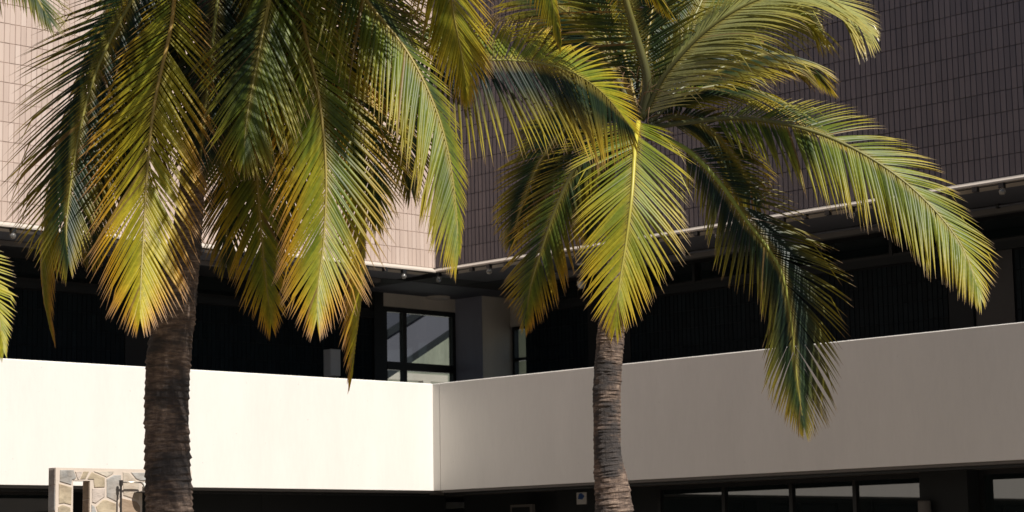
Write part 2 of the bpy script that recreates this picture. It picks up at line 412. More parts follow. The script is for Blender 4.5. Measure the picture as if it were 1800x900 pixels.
# ------------------------------------------------------------------ light strings, fittings, signs
def light_string(fr, s0, s1, first, label):
    t = thing('light_string', label, 'string lights', tuple(fr(s0, .04, ZS)), 'festoon lights along the ledges')
    MB().tube([fr(s0, .045, ZS-.014), fr(s1, .045, ZS-.014)], .007, 6).build('cable', M['dark'], t)
    s = s0+first; k = 0
    while s < s1:
        x = MB().box(s-.036, s+.036, .02, .075, ZS-.062, ZS-.002, fr).build('socket', M['dark'], t)
        if k % 3 == 0:
            MB().lathe(fr(s, .047, ZS-.15), [(.004, 0), (.03, .008), (.043, .035), (.040, .058), (.022, .082), (.014, .09)], 12).build('bulb', M['bulb'], t, smooth=True)
        s += .372; k += 1
light_string(FRR, .02, 12.5, .09, 'black festoon light string with clear bulbs under the shaded plum tiled wall')
light_string(FL, .1, 10.5, .6, 'black festoon light string with clear bulbs under the sunlit pink tiled wall')

def on_plane(px, py, fr, d):            # point of a wing-parallel plane seen at a pixel
    n = DB if fr is FL else DA
    return hit(px, py, fr(0, d, 0), n)
# ceiling discs near the column
p = hit(770, 522, Vector((0, 0, ZS-.01)), Vector((0, 0, 1)))
t = MB().lathe((p.x, p.y, ZS-.055), [(.16, 0), (.2, .015), (.2, .048)], 24).build('ceiling_lamp', M['inner']); tag(t, 'round flush ceiling lamp above the corner window', 'lamp')
p = hit(849, 531, Vector((0, 0, ZS-.01)), Vector((0, 0, 1)))
t = MB().lathe((p.x, p.y, ZS-.045), [(.07, 0), (.1, .01), (.1, .038)], 20).build('ceiling_speaker', M['dark']); tag(t, 'small dark round disc on the ceiling beside the pale column', 'speaker')
# white cabinet on the left inner wall
p = on_plane(590, 636, FL, BACK+.2)
MBc = MB(); a_ = (p-C0).dot(DA)
t = thing('wall_cabinet', 'narrow grey white cabinet on the dark wall behind the white balcony', 'cabinet', tuple(p))
MB().box(a_-.10, a_+.10, BACK+.02, BACK+.2, p.z-.22, p.z+.2).build('body', M['white'], t, bevel=.006)
MB().box(a_-.085, a_+.085, BACK+.202, BACK+.21, p.z-.2, p.z+.18).build('door', M['white'], t)
# security camera under the soffit right of centre
p = hit(1022, 497, W_(-1.0, 0, 0), DA)
t = thing('security_camera', 'small pale security camera hanging under the soffit beside the front hanging frond', 'camera', tuple(p))
b_ = (p-C0).dot(DB)
MB().box(-1.05, -.97, b_-.06, b_+.06, ZS-.02, ZS+.002).build('mount', M['white'], t)
MB().tube([W_(-1.0, b_, ZS-.02), W_(-1.0, b_, p.z+.03)], .012, 8).build('stem', M['dark'], t)
MB().lathe((W_(-1.0, b_, 0)+Vector((0, 0, p.z-.09))), [(.02, 0), (.05, .02), (.062, .06), (.062, .11), (.02, .125)], 16).build('dome', M['white'], t, smooth=True)
# blue and white sign, grey notice box and wall lamp on the ground floor
def plate(px0, py0, px1, py1, fr, d, th):
    A = on_plane(px0, py0, fr, d); B = on_plane(px1, py1, fr, d); ax = DA if fr is FL else DB
    s0, s1 = sorted(((A-C0).dot(ax), (B-C0).dot(ax))); z1, z0 = A.z, B.z
    return s0, s1, z0, z1
s0, s1, z0, z1 = plate(1015, 866, 1032, 886, FRR, -1.6, .02)
t = thing('wall_sign', 'small white sign with a blue mark just left of the slim palm trunk', 'sign', tuple(FRR(s0, -1.6, z0)))
MB().box(s0, s1, GR+.302, GR+.32, z0, z1, FRR).build('panel', M['white'], t)
MB().prism([(s0+.03, z0+.08), (s0+.12, z0+.07), (s0+.17, z0+.12), (s0+.1, z0+.17), (s0+.05, z0+.15)], GR+.321, GR+.326, lambda d, s, z: FRR(s, d, z)).build('mark', M['blue'], t)
s0, s1, z0, z1 = plate(926, 888, 964, 915, FRR, -1.88, .02)
t = thing('notice_box', 'plain grey box low on the dark wall at the bottom edge under the balcony corner', 'box', tuple(FRR(s0, -1.8, z0)))
MB().box(s0, s1, GR+.302, GR+.38, z0, z1, FRR).build('body', M['grey'], t, bevel=.005)
MB().box(s0+.04, s1-.04, GR+.381, GR+.386, z0+.03, z1-.04, FRR).build('face', M['bulk'], t)
t = thing('wall_lamp', 'dark cylindrical wall lamp on the column between the shop windows', 'lamp', tuple(FRR(7.72, GR+.4, 2.2)))
MB().lathe(FRR(7.74, GR+.40, 2.02), [(.075, 0), (.085, .01), (.085, .27), (.075, .28)], 18).build('shade', M['grey'], t, smooth=False)
MB().box(7.70, 7.78, GR+.302, GR+.33, 2.08, 2.24, FRR).build('bracket', M['dark'], t)

# ------------------------------------------------------------------ stone shower wall
def stone_mats():
    out = []
    for nm, c in (('grey_flagstone', (.36, .35, .33)), ('tan_flagstone', (.44, .36, .25)), ('cream_flagstone', (.52, .46, .38)), ('pink_flagstone', (.52, .44, .38)), ('brown_flagstone', (.33, .25, .18))):
        m = mat(nm, c, .8)
        n1 = noise_tex(m, 7, 7, (1, 1, 2), .65); n2 = noise_tex(m, 2.5, 3)
        col = ramp(m, n1, [(.25, tuple(x*.55 for x in c)), (.5, c), (.78, tuple(min(.7, x*1.3) for x in c))])
        col = mixc(m, ramp(m, n2, [(.45, (0, 0, 0)), (.7, (.5, .5, .5))]), col, (.36, .24, .15))
        setc(m, col); bump(m, n1, .6, .02); out.append(m)
    return out
SM = stone_mats()
M['mortar'] = plaster('cream_mortar', (.66, .56, .47))
YW = 22.0
PW = at(98, 822, YW)                       # top front left corner of the wall
WT = .13
def FWl(u, w, z): return Vector((PW.x, PW.y, 0)) - DA*u + DB*w + Vector((0, 0, z))   # u to the right, w towards the viewer
def wall_uz(px, py):
    P = hit(px, py, Vector((PW.x, PW.y, 0)), DB); return -(P-Vector((PW.x, PW.y, 0))).dot(DA), P.z
def cpx(c): return (70+c[0]/8.18, 800+c[1]/8.18)
sw = thing('stone_wall', 'free standing crazy paved stone wall with slot openings behind the thick palm trunk', 'wall', tuple(FWl(0, 0, 0)))
ztop = PW.z
u1 = wall_uz(128.5, 860)[0]; u2 = wall_uz(158, 860)[0]; u3 = wall_uz(250, 860)[0]; zl = wall_uz(140, 845)[1]; uend = u3+.62; u4 = u3+.3
core = MB()
for a, b, z0, z1 in ((0, u1, 0, zl-.001), (u2, u3, 0, zl-.001), (u4, uend, 0, zl-.001), (0, uend, zl, ztop)): core.box(a, b, -WT, 0, z0, z1, FWl)
core.box(u1-.001+.002, u2-.001, -WT, -.0, 0, 1.2, FWl)
core.build('mortar_core', M['mortar'], sw)
stones = [(0, [(290, 215), (480, 215), (520, 320), (500, 345), (462, 350), (448, 425), (285, 380)]),
 (1, [(272, 410), (455, 462), (448, 715), (345, 690), (272, 700)]), (1, [(262, 745), (320, 715), (437, 755), (437, 900), (260, 900)]),
 (3, [(505, 235), (612, 235), (565, 345), (540, 345)]), (1, [(628, 235), (705, 235), (655, 342), (580, 345)]),
 (1, [(745, 245), (930, 325), (930, 460), (780, 465), (770, 340), (685, 340)]),
 (2, [(775, 235), (1060, 235), (1050, 262), (960, 315), (930, 300)]),
 (3, [(750, 482), (937, 477), (930, 595), (860, 640), (800, 690), (750, 680)]),
 (0, [(960, 345), (1060, 287), (1165, 287), (1165, 400), (1150, 600), (1110, 660), (1090, 665), (960, 600)]),
 (2, [(1192, 245), (1270, 250), (1380, 365), (1425, 395), (1420, 650), (1200, 580)]),
 (0, [(1310, 250), (1640, 255), (1640, 360), (1440, 362), (1380, 340)]), (2, [(1665, 255), (1950, 262), (1940, 365), (1665, 362)]),
 (1, [(905, 647), (950, 642), (1090, 700), (1095, 900), (860, 900), (805, 740)]),
 (4, [(1170, 620), (1390, 670), (1440, 740), (1440, 900), (1210, 900), (1130, 710)]),
 (0, [(742, 712), (780, 740), (835, 900), (742, 900)])]
def stone(poly, th, fr3, m):
    cx = sum(p[0] for p in poly)/len(poly); cz = sum(p[1] for p in poly)/len(poly); n = len(poly)
    ins = [(cx+(p[0]-cx)*.93, cz+(p[1]-cz)*.95) for p in poly]
    vs = [fr3(p[0], -.002, p[1]) for p in poly]+[fr3(p[0], th*.6, p[1]) for p in poly]+[fr3(p[0], th, p[1]) for p in ins]
    fs = [tuple(range(2*n, 3*n))]+[(i, (i+1) % n, n+(i+1) % n, n+i) for i in range(n)]+[(n+i, n+(i+1) % n, 2*n+(i+1) % n, 2*n+i) for i in range(n)]
    MB().add(vs, fs).build('stone', m, sw)
for k, poly in stones:
    stone([wall_uz(*cpx(c)) for c in poly], .005+R.random()*.004, FWl, SM[k])
# stones of the left end, of the slot's reveal and of the part below the frame
for (uu, th) in ((0, 0), (u2, 0)):
    z = ztop-.015 if uu == 0 else zl-.01
    while z > .1:
        h = R.uniform(.16, .3); z2 = max(.02, z-h)
        f3 = lambda p, q, r_, uu=uu: FWl(uu-q, p, r_)
        sk = R.uniform(-.02, .02)
        stone([(-WT+.008, z+sk*.5), (-.008, z-sk*.5), (-.008, z2+.015), (-WT+.008, z2+.015+sk)], .006, f3, SM[R.choice((4, 4, 0))]); z = z2
for (a, b) in ((.01, u1-.01), (u2+.01, u3-.01), (u4+.01, uend-.01)):
    z = wall_uz(150, 912)[1]-.03 if b < u4 else zl
    while z > .1:
        h = R.uniform(.2, .32); z2 = max(.02, z-h)
        cuts = [a]+([a+(b-a)*R.uniform(.35, .65)] if b-a > .35 else [])+[b]
        for q in range(len(cuts)-1):
            s_ = R.uniform(-.03, .03)
            stone([(cuts[q]+.008, z-.006), (cuts[q+1]-.008+s_, z-.012), (cuts[q+1]-.008, z2+.012), (cuts[q]+.008+s_*.5, z2+.006)], .013, FWl, SM[R.randrange(5)])
        z = z2
# outdoor shower
us, zs_ = wall_uz(206, 848)
sh = thing('outdoor_shower', 'dark riser pipe with a bent steel arm and flat shower head on the stone wall', 'shower', tuple(FWl(us, .07, 0)))
MB().tube([FWl(us, .07, 0), FWl(us, .07, zs_-.01)], .011, 10).build('riser_pipe', M['rust'], sh)
MB().tube([FWl(us, .07, zs_-.035), FWl(us, .07, zs_+.02)], .019, 10).build('fitting', M['rust'], sh)
ue, ze = wall_uz(246, 848); pts = [FWl(us, .07, zs_)]
for k in range(9):
    t_ = k/8*math.pi/2; pts.append(FWl(ue-.05+.05*math.sin(t_), .07, zs_-.05+.05*math.cos(t_)))
pts.append(FWl(ue, .07, zs_-.085))
MB().tube(pts, .008, 10).build('arm', M['chrome'], sh, smooth=True)
MB().lathe(FWl(ue, .07, zs_-.105), [(.095, 0), (.1, .004), (.05, .012), (.012, .022)], 24).build('shower_head', M['rust'], sh)

# ------------------------------------------------------------------ palms
def leaf_mat(gloss=.30, ro=.42):
    m = bpy.data.materials.new('palm_leaf'); m.use_nodes = True; t = m.node_tree
    b = t.nodes['Principled BSDF']; out = t.nodes['Material Output']
    a = N(m, 'ShaderNodeAttribute', attribute_name='pig')
    n = noise_tex(m, 30, 3)
    col = mixc(m, 1, a.outputs['Color'], ramp(m, n, [(.3, (.8, .8, .8)), (.7, (1.12, 1.12, 1.12))]), 'MULTIPLY')
    L(m, col, b.inputs['Base Color']); b.inputs['Roughness'].default_value = ro; b.inputs['Specular IOR Level'].default_value = gloss
    tr = N(m, 'ShaderNodeBsdfTranslucent')
    tc = mixc(m, 1, col, (1.5, 1.35, .6), 'MULTIPLY'); L(m, tc, tr.inputs[0])
    mx = N(m, 'ShaderNodeMixShader'); mx.inputs[0].default_value = .32
    L(m, b.outputs[0], mx.inputs[1]); L(m, tr.outputs[0], mx.inputs[2]); L(m, mx.outputs[0], out.inputs['Surface'])
    return m
M['leaf'] = leaf_mat()
M['waxy'] = leaf_mat(1.0, .36)
def rachis_mat():
    m = mat('palm_rachis', (.2, .14, .04), .45)
    a = N(m, 'ShaderNodeAttribute', attribute_name='pig'); setc(m, a.outputs['Color']); return m
M['rachis'] = rachis_mat()
def bark():
    m = mat('palm_bark', (.15, .11, .085), .9)
    n1 = noise_tex(m, 9, 8, (1, 1, 5), .7); n2 = noise_tex(m, 2.0, 4, (1, 1, 1.6)); n3 = noise_tex(m, 40, 5, (1, 1, .25), .7)
    col = ramp(m, n1, [(.3, (.024, .018, .016)), (.48, (.15, .10, .075)), (.68, (.40, .29, .215))])
    col = mixc(m, ramp(m, n3, [(.4, (0, 0, 0)), (.7, (.6, .6, .6))]), col, (.08, .06, .05))
    col = mixc(m, ramp(m, n2, [(.47, (0, 0, 0)), (.58, (.85, .85, .85))]), col, (.032, .030, .031))
    setc(m, col)
    ad = N(m, 'ShaderNodeMath', operation='ADD'); L(m, n1, ad.inputs[0]); L(m, n3, ad.inputs[1])
    bump(m, ad.outputs[0], .9, .02); return m
M['bark'] = bark()
M['fibre'] = mat('palm_fibre', (.17, .10, .055), .9)

def catmull(P, n):
    P = [P[0]*2-P[1]]+P+[P[-1]*2-P[-2]]; out = []
    segs = len(P)-3
    for i in range(n+1):
        t = i/n*segs; k = min(int(t), segs-1); t -= k; a, b, c, d = P[k:k+4]
        out.append(.5*((2*b)+(c-a)*t+(2*a-5*b+4*c-d)*t*t+(3*b-a-3*c+d)*t**3))
    # even spacing
    L_ = [0]
    for i in range(n): L_.append(L_[-1]+(out[i+1]-out[i]).length)
    res = []; j = 0
    for i in range(n+1):
        q = L_[-1]*i/n
        while j < n-1 and L_[j+1] < q: j += 1
        w = (q-L_[j])/max(1e-9, L_[j+1]-L_[j]); res.append(out[j].lerp(out[j+1], min(1, w)))
    return res, L_[-1]
def lerp3(a, b, t): t = max(0, min(1, t)); return tuple(x+(y-x)*t for x, y in zip(a, b))
DEEP_SHADE, GREEN, LIME, YEL, AMB, TIP = (.008, .020, .013), (.034, .060, .016), (.17, .215, .02), (.46, .39, .025), (.56, .27, .015), (.30, .19, .12)  # darkest greens put crown shade into the leaf colour

def frond(tree, pts, Ys, Ll=.55, Lr=.55, age=.3, face=(0, -1, .25), ang=(62, 24), droop=.5, start=.18, vee=-.12, seed=0, sp_=.0285,
          pw=.5, tips=.3, ragged=0, label=None, rr=(.016, .0026), world=None, wid=.0235, tipbend=0, age2=None, tl=.72, amb=.15, rl=.38, pale=0, mt='leaf', angl=None, rcol=None):
    """pts: pixels, Ys: distance at each; the frond is a rachis with one mesh of leaflets"""
    rnd = random.Random(seed*77+5)
    P = world or [at(x, y, Ys[0]+(Ys[-1]-Ys[0])*(i/(len(pts)-1))**1.0 if len(Ys) == 2 else Ys[i]) for i, (x, y) in enumerate(pts)]
    n = 60; Q, LEN = catmull(P, n)
    face = Vector(face).normalized()
    rb = MB(); rad = [rr[0]*(1-i/n)**.8+rr[1] for i in range(n+1)]
    rb.tube(Q, rad, 6)
    rc = rcol or lerp3((.10, .13, .02), (.50, .27, .06), age*1.1)
    rb.c = []
    for i in range(n+1):
        c = lerp3(rc, (.27, .24, .045), i/n); rb.c += [c]*6
    fr_ = rb.build('frond', M['rachis'], tree, smooth=True)
    if label: fr_['label'] = label
    lb = MB()
    cnt = int(LEN*(1-start)/sp_)
    patch = rnd.random()*100
    for side in (-1, 1):
        Lm = (Ll if side < 0 else Lr)*(1.32 if tree['label'][0] == 't' else 1.2)
        if Lm <= 0: continue
        clump = 0
        for k in range(cnt):
            s = start+(1-start)*(k+.5+rnd.uniform(-.18, .18))/cnt; u = (s-start)/(1-start)
            x = s*n; i = min(int(x), n-1); p = Q[i].lerp(Q[i+1], x-i); T = (Q[min(i+2, n)]-Q[max(i-1, 0)]).normalized()
            Nf = face-T*face.dot(T)
            if Nf.length < .1: Nf = Vector((0, 0, 1))-T*T.z
            Nf.normalize(); S = T.cross(Nf).normalized()      # S to the image right for a frond hanging down and facing us
            S = -S*side if False else S*side*-1
            prof = (.45+.55*min(1, u/.22))*(1 if u < pw else (1-tl*((u-pw)/(1-pw))**1.4))
            if rnd.random() < .018+ragged*.12: continue
            nz = noise.noise(Vector((u*6, side*3.3, patch))); nz2 = noise.noise(Vector((u*22, side*5.1, patch+9)))
            Ln = Lm*prof*(1+.10*nz+rnd.uniform(-.05, .05)-ragged*rnd.random()*.35)
            an = angl if (angl and side < 0) else ang
            al = math.radians(an[0]+(an[1]-an[0])*u**.9+nz*7+nz2*5+rnd.uniform(-2.5, 2.5)*(1+3*ragged))
            if u > .8: al *= 1-.72*((u-.8)/.2)**1.3
            v = vee+.10*nz2+rnd.uniform(-.05, .05)
            d = T*math.cos(al)+(S*math.cos(v)+Nf*math.sin(v))*math.sin(al)
            sick = rnd.random() < .02+.25*ragged; segs = 7; w0 = wid*(.7+.3*prof)*rnd.uniform(.88, 1.1)
            pp = p+d*rad[i]*.5; step = Ln/segs
            loc = noise.noise(Vector((u*4, side*2.0, patch+30)))
            a_ = (age if side < 0 or age2 is None else age2)+.22*loc+rnd.uniform(-.10, .10)
            a_ += .22*(u-.5)
            tipn = tips*(1+.5*nz)+rnd.uniform(-.05, .05)
            wob = rnd.uniform(-.5, .5)*.25; brk = rnd.random() < .10+.3*ragged
            curl = Vector((rnd.uniform(-1, 1), rnd.uniform(-1, 1), rnd.uniform(-1, .3)))*(.22+.5*ragged)
            roll_ = rl*side+(rnd.uniform(-.28, .28)+nz2*.35)*(1 if mt == 'leaf' else .4)
            vs = []; cs = []
            for q in range(segs+1):
                t = q/segs
                wv = d.cross(Nf)
                if wv.length < .05: wv = S.copy()
                wv.normalize(); nn = wv.cross(d).normalized()
                wr_ = wv*math.cos(roll_)+nn*math.sin(roll_); nn = wr_.cross(d).normalized()
                w = w0*(.55+.45*min(1, t/.12))*max(.03, 1-max(0, (t-.35)/.65)**1.4*.95)*.5
                fold = w*(.62 if mt == 'leaf' else .12)
                vs += [pp-wr_*w-nn*0, pp+nn*fold, pp+wr_*w]
                if a_ < .35: c = lerp3(DEEP_SHADE, GREEN, a_/.35)
                elif a_ < .6: c = lerp3(GREEN, LIME, (a_-.35)/.25)
                else: c = lerp3(LIME, YEL, (a_-.6)/.35)
                if t > .35: c = lerp3(c, lerp3(YEL, AMB, amb+loc*.5+.3*(u-.4)), (t-.35)/.5*min(1, tipn*1.6))
                if t > 1-tipn*.28: c = lerp3(c, TIP, (t-(1-tipn*.28))/(tipn*.28+1e-6))
                if pale: c = lerp3(c, (.60, .57, .22), pale*(1-.5*t))  # mixes the sunlit sheen into the leaflet colour
                if sick: c = lerp3(c, (.22, .13, .05), .75)
                if t < .01: c = lerp3(c, (.36, .28, .05), .7)
                cs += [c]*3
                pp = pp+d*step
                g = droop*.62*step/.55*(.3+1.4*t)
                d = (d+Vector((0, 0, -1))*g+wr_*wob*t*.18+(curl*(t*t) if t > .72 else Vector())+(Vector((0, 0, -.9)) if brk and abs(t-.6) < .08 else Vector())).normalized()
            fs = []
            for q in range(segs):
                o = q*3; fs += [(o, o+1, o+4, o+3), (o+1, o+2, o+5, o+4)]
            b0 = len(lb.v); lb.v += vs; lb.c += cs; lb.f += [tuple(j+b0 for j in f) for f in fs]
    stuff(lb.build('leaflets', M[mt], fr_, smooth=True, fix=False))
    return fr_

def trunk(tree, prof, ridge, seed):
    """prof: list of (centre point, radius) from the ground up"""
    rnd = random.Random(seed); P = [Vector(p) for p, r in prof]; Rr = [Vector((r, 0, 0)) for p, r in prof]
    n = 420; Q, Ln = catmull(P, n)
    seg = 40; mb = MB(); z = 0
    # leaf scars: irregular steps
    edges = []; s = 0
    while s < Ln: edges.append(s); s += rnd.uniform(.028, .062)
    ei = 0
    for i in range(n+1):
        s = Ln*i/n
        while ei < len(edges)-2 and s > edges[ei+1]: ei += 1
        ph = (s-edges[ei])/max(1e-4, edges[ei+1]-edges[ei])
        zf = Q[i].z; k = 0
        while k < len(P)-2 and P[k+1].z < zf: k += 1
        w = max(0, min(1, (zf-P[k].z)/(P[k+1].z-P[k].z))); r0 = Rr[k].x*(1-w)+Rr[k+1].x*w
        T = (Q[min(i+1, n)]-Q[max(i-1, 0)]).normalized(); X = Vector((1, 0, 0)); X = (X-T*X.dot(T)).normalized(); Y = T.cross(X)
        for j in range(seg):
            th = 2*math.pi*j/seg
            cx, sy = math.cos(th), math.sin(th)
            ns = noise.noise(Vector((cx*1.3+seed, sy*1.3, s*2.2)))*.07
            tilt = noise.noise(Vector((cx*2+seed*3, sy*2, edges[ei]*9)))
            st_ = ridge*(1-ph)*(.6+tilt*1.3)
            fi = noise.noise(Vector((cx*9, sy*9+seed, s*26)))*.035
            r = r0*(1+ns+st_+fi)
            mb.v.append(Q[i]+X*cx*r+Y*sy*r)
    mb.f = [(i*seg+k, i*seg+(k+1) % seg, (i+1)*seg+(k+1) % seg, (i+1)*seg+k) for i in range(n) for k in range(seg)]+[tuple(range(n*seg, n*seg+seg))]
    return mb.build('trunk', M['bark'], tree, smooth=False, fix=False)

def crown_bits(tree, c, sc, seed):
    rnd = random.Random(seed)
    mb = MB()
    for k in range(90):
        th = rnd.uniform(0, 2*math.pi); z = rnd.uniform(-.25, .3)*sc
        p = c+Vector((math.cos(th)*.09*sc, math.sin(th)*.09*sc, z)); q = [p]
        d = Vector((math.cos(th), math.sin(th), rnd.uniform(-.3, 1))).normalized()
        for i in range(4): p = p+d*.06*sc; d = (d+Vector((rnd.uniform(-.6, .6), rnd.uniform(-.6, .6), rnd.uniform(-.7, .2)))).normalized(); q.append(p)
        mb.tube(q, [.006, .004, .003, .002, .001], 4)
    stuff(mb.build('crown_fibre', M['fibre'], tree))

# ---- thick palm on the left
Y1 = 15.5
px1 = [(297, 900, 39), (294, 800, 37.5), (292, 700, 37.5), (299, 610, 38), (309, 550, 35), (317, 480, 31), (330, 400, 25), (341, 300, 22), (352, 180, 21), (366, 40, 20), (384, -70, 22)]
prof = [(at(a, b, Y1), r/FPX*Y1*1.0) for a, b, r in px1]
base = prof[0][0]; prof = [(Vector((base.x+.03, base.y, 0)), prof[0][1]*1.35), (Vector((base.x+.02, base.y, .5)), prof[0][1]*1.1)]+prof
p1 = thing('palm_tree', 'thick trunked coconut palm at left with many long hanging yellow fronds', 'palm tree', (base.x, base.y, 0), 'coconut palms in the courtyard')
trunk(p1, prof, .10, 3)
c1 = at(386, -85, Y1)
crown_bits(p1, c1, 1.3, 2)
TOA = (385, -85)
f = lambda *a, **k: frond(p1, *a, **k)
f([TOA, (345, -105), (312, -30), (300, 50), (272, 180), (259, 300), (252, 420), (248, 490), (246, 550)], (15.5, 14.5), .56, .56, .86, seed=1, amb=1.0, droop=.30, ang=(52, 22), start=.2, tips=1.05, pw=.6, label='yellow hanging frond in front of the trunk')
f([TOA, (330, -120), (270, -50), (230, 5), (178, 105), (147, 200), (128, 300), (117, 390), (119, 450)], (15.5, 14.9), .62, .5, .18, face=(-.15, -1, .2), seed=2, amb=0.3, droop=.30, ang=(58, 26), start=.16, tips=.35)
f([(400, -85), (450, -120), (478, -40), (463, 50), (448, 130), (435, 200), (428, 270)], (15.5, 14.6), .52, .62, .42, seed=3, droop=.45, ang=(46, 18), start=.14, tips=.3, pw=.55)
f([(400, -85), (470, -120), (518, -20), (541, 80), (562, 180), (573, 300), (569, 420), (560, 495), (557, 550)], (15.5, 14.75), .60, .60, .66, seed=4, amb=0.8, droop=.28, ang=(54, 22), start=.17, tips=1.0, pw=.6, label='green and amber hanging frond right of the trunk')
f([(400, -85), (520, -150), (590, -70), (655, 15), (718, 95), (765, 190), (790, 280), (802, 370), (806, 438)], (15.5, 15.1), .66, .24, .50, face=(.55, -.8, .4), seed=5, droop=.5, ang=(56, 24), start=.16, tips=.45, pw=.62)
f([(400, -85), (560, -240), (720, -180), (780, -60), (800, 40), (813, 105), (820, 160)], (15.5, 16.2), .48, .42, .76, seed=6, amb=0.35, droop=.22, ang=(48, 20), start=.3, tips=.8, pw=.65, label='bright yellow frond tip hanging between the two crowns')
f([(400, -85), (640, -330), (860, -230), (940, -80), (972, 10), (984, 68)], (15.5, 16.3), .38, .18, .6, seed=7, droop=.4, ang=(46, 20), start=.3, tips=.5)
f([(385, -85), (440, -60), (452, 100), (450, 250), (456, 370), (465, 470), (475, 556)], (15.6, 16.3), .50, .46, .60, seed=8, amb=0.5, droop=.25, ang=(50, 22), start=.2, tips=.7)
f([(400, -85), (520, -80), (605, 100), (634, 280), (640, 400), (637, 500), (627, 580), (619, 655)], (15.5, 15.9), .46, .05, .80, face=(.8, -.55, .1), seed=9, amb=0.9, droop=.9, ang=(40, 20), start=.3, tips=1., ragged=.5, label='withered brown frond hanging edge on')
f([(380, -85), (250, -90), (150, 120), (96, 300), (76, 430), (77, 510), (88, 575)], (15.5, 16.2), .12, .50, .74, face=(-.6, -.8, .2), seed=10, amb=0.7, droop=.5, ang=(44, 20), start=.2, tips=.9)

f([(385, -85), (300, -80), (232, 60), (192, 200), (168, 340), (160, 440)], (15.5, 16.5), .55, .55, .12, seed=12, droop=.35, ang=(52, 24), start=.12, tips=.3)
f([(400, -85), (560, -100), (640, 10), (690, 130), (716, 250), (722, 330)], (15.6, 16.3), .5, .5, .16, seed=13, droop=.4, ang=(54, 24), start=.15, tips=.3)
f([(400, -85), (415, 10), (410, 160), (402, 320), (398, 455)], (15.7, 16.6), .52, .52, .10, seed=14, droop=.3, ang=(50, 24), start=.1, tips=.3)
f([(400, -85), (480, -60), (525, 60), (528, 190), (508, 310), (492, 430)], (15.6, 16.3), .55, .55, .22, seed=15, droop=.35, ang=(50, 24), start=.12, tips=.4)

f([(400, -85), (470, -40), (575, 60), (620, 170), (650, 290), (660, 380)], (15.6, 15.6), .5, .5, .30, seed=17, droop=.4, ang=(50, 24), start=.15, tips=.6)
f([(395, -85), (385, -20), (372, 90), (360, 200), (352, 290)], (15.4, 15.0), .6, .6, .10, seed=19, droop=.35, ang=(50, 26), start=.08, tips=.3)
f([(400, -85), (425, -60), (432, 40), (428, 150), (420, 260)], (15.6, 15.5), .62, .62, .08, seed=20, droop=.35, ang=(52, 26), start=.08, tips=.3)
f([(390, -85), (300, -110), (275, 0), (262, 110), (240, 230), (222, 330)], (15.6, 15.9), .6, .6, .08, seed=21, droop=.35, ang=(52, 26), start=.1, tips=.3)
f([(400, -85), (440, -60), (455, 60), (452, 180)], (15.6, 16.6), .6, .6, .05, seed=18, droop=.3, ang=(54, 30), start=.1, tips=.2)
# upper fronds, above the frame
def upper(tree, c, azs, LEN, seed, lift=1.0, age=.3, endz=-.05):
    rnd = random.Random(seed)
    for k, az in enumerate(azs):
        az = math.radians(az+rnd.uniform(-8, 8)); h = Vector((math.cos(az), math.sin(az), 0)); e = lift*rnd.uniform(.8, 1.2)
        W3 = [c, c+h*LEN*.22+Vector((0, 0, LEN*.2*e)), c+h*LEN*.5+Vector((0, 0, LEN*.30*e)), c+h*LEN*.78+Vector((0, 0, LEN*.2*e)), c+h*LEN*.95+Vector((0, 0, LEN*endz))]
        frond(tree, None, None, .6, .6, age+rnd.uniform(-.1, .15), face=(h.x*.3, h.y*.3, 1), world=W3, seed=seed*10+k, droop=.5, ang=(64, 26), start=.2, tips=.4)
upper(p1, c1, [20, 75, 130, 185, 240, 300], 3.6, 4)
upper(p1, c1, [270, 315, 345, 50], 3.0, 14, 1.8, endz=.3)  # unseen fronds added to deepen shadows in the crown
upper(p1, c1, [290, 325, 350, 262], 2.0, 24, 1.1, endz=.12)  # unseen short fronds added to shade the upper crown only
for k, (x0, x1, y1) in enumerate(((300, 215, 250), (430, 440, 300), (480, 560, 280))):  # back fronds coloured near black for the shade inside the crown
    f([(390, -85), ((x0+390)/2, -100), (x0, 0), ((x0+x1)/2, y1*.5), (x1, y1)], (15.7, 16.9), .6, .6, .02, seed=60+k, droop=.35, ang=(54, 26), start=.08, tips=.15)

# ---- slim palm right of the middle
Y2 = 22.0
px2 = [(1080, 905, 33), (1075, 850, 28.5), (1069, 800, 23.5), (1067, 740, 22.5), (1067, 680, 24), (1071, 620, 23.5), (1076, 560, 22), (1084, 470, 18), (1095, 370, 16), (1108, 280, 15), (1120, 215, 17)]
prof = [(at(a, b, Y2), r/FPX*Y2) for a, b, r in px2]
base = prof[0][0]; prof = [(Vector((base.x+.08, base.y, 0)), prof[0][1]*1.5), (Vector((base.x+.04, base.y, .7)), prof[0][1]*1.15)]+prof
p2 = thing('palm_tree', 'slim coconut palm with an open crown before the shaded right wing', 'palm tree', (base.x, base.y, 0), 'coconut palms in the courtyard')
trunk(p2, prof, .085, 8)
c2 = at(1122, 200, Y2); crown_bits(p2, c2, 1.5, 5)
g = lambda *a, **k: frond(p2, *a, **{**dict(rr=(.027, .003), wid=.030, sp_=.031, rcol=(.06, .065, .028)), **k})
CB = (1122, 215)
g([CB, (1121, 222), (1116, 262), (1111, 340), (1100, 430), (1092, 480), (1086, 525), (1083, 562)], [22, 21.7, 21.3, 21, 20.9, 20.85, 20.8, 20.8], .72, .72, .66, seed=31, amb=0.2, droop=.28, ang=(62, 22), start=.03, tips=.5, pw=.45, rcol=(.55, .48, .05), label='yellow green frond hanging over the trunk')
g([CB, (1070, 232), (1018, 285), (978, 365), (952, 440), (934, 500), (924, 560)], (22, 22.8), .62, .6, .45, seed=32, amb=0.5, droop=.4, ang=(56, 24), start=.15, tips=.75, face=(-.4, -1, .2))
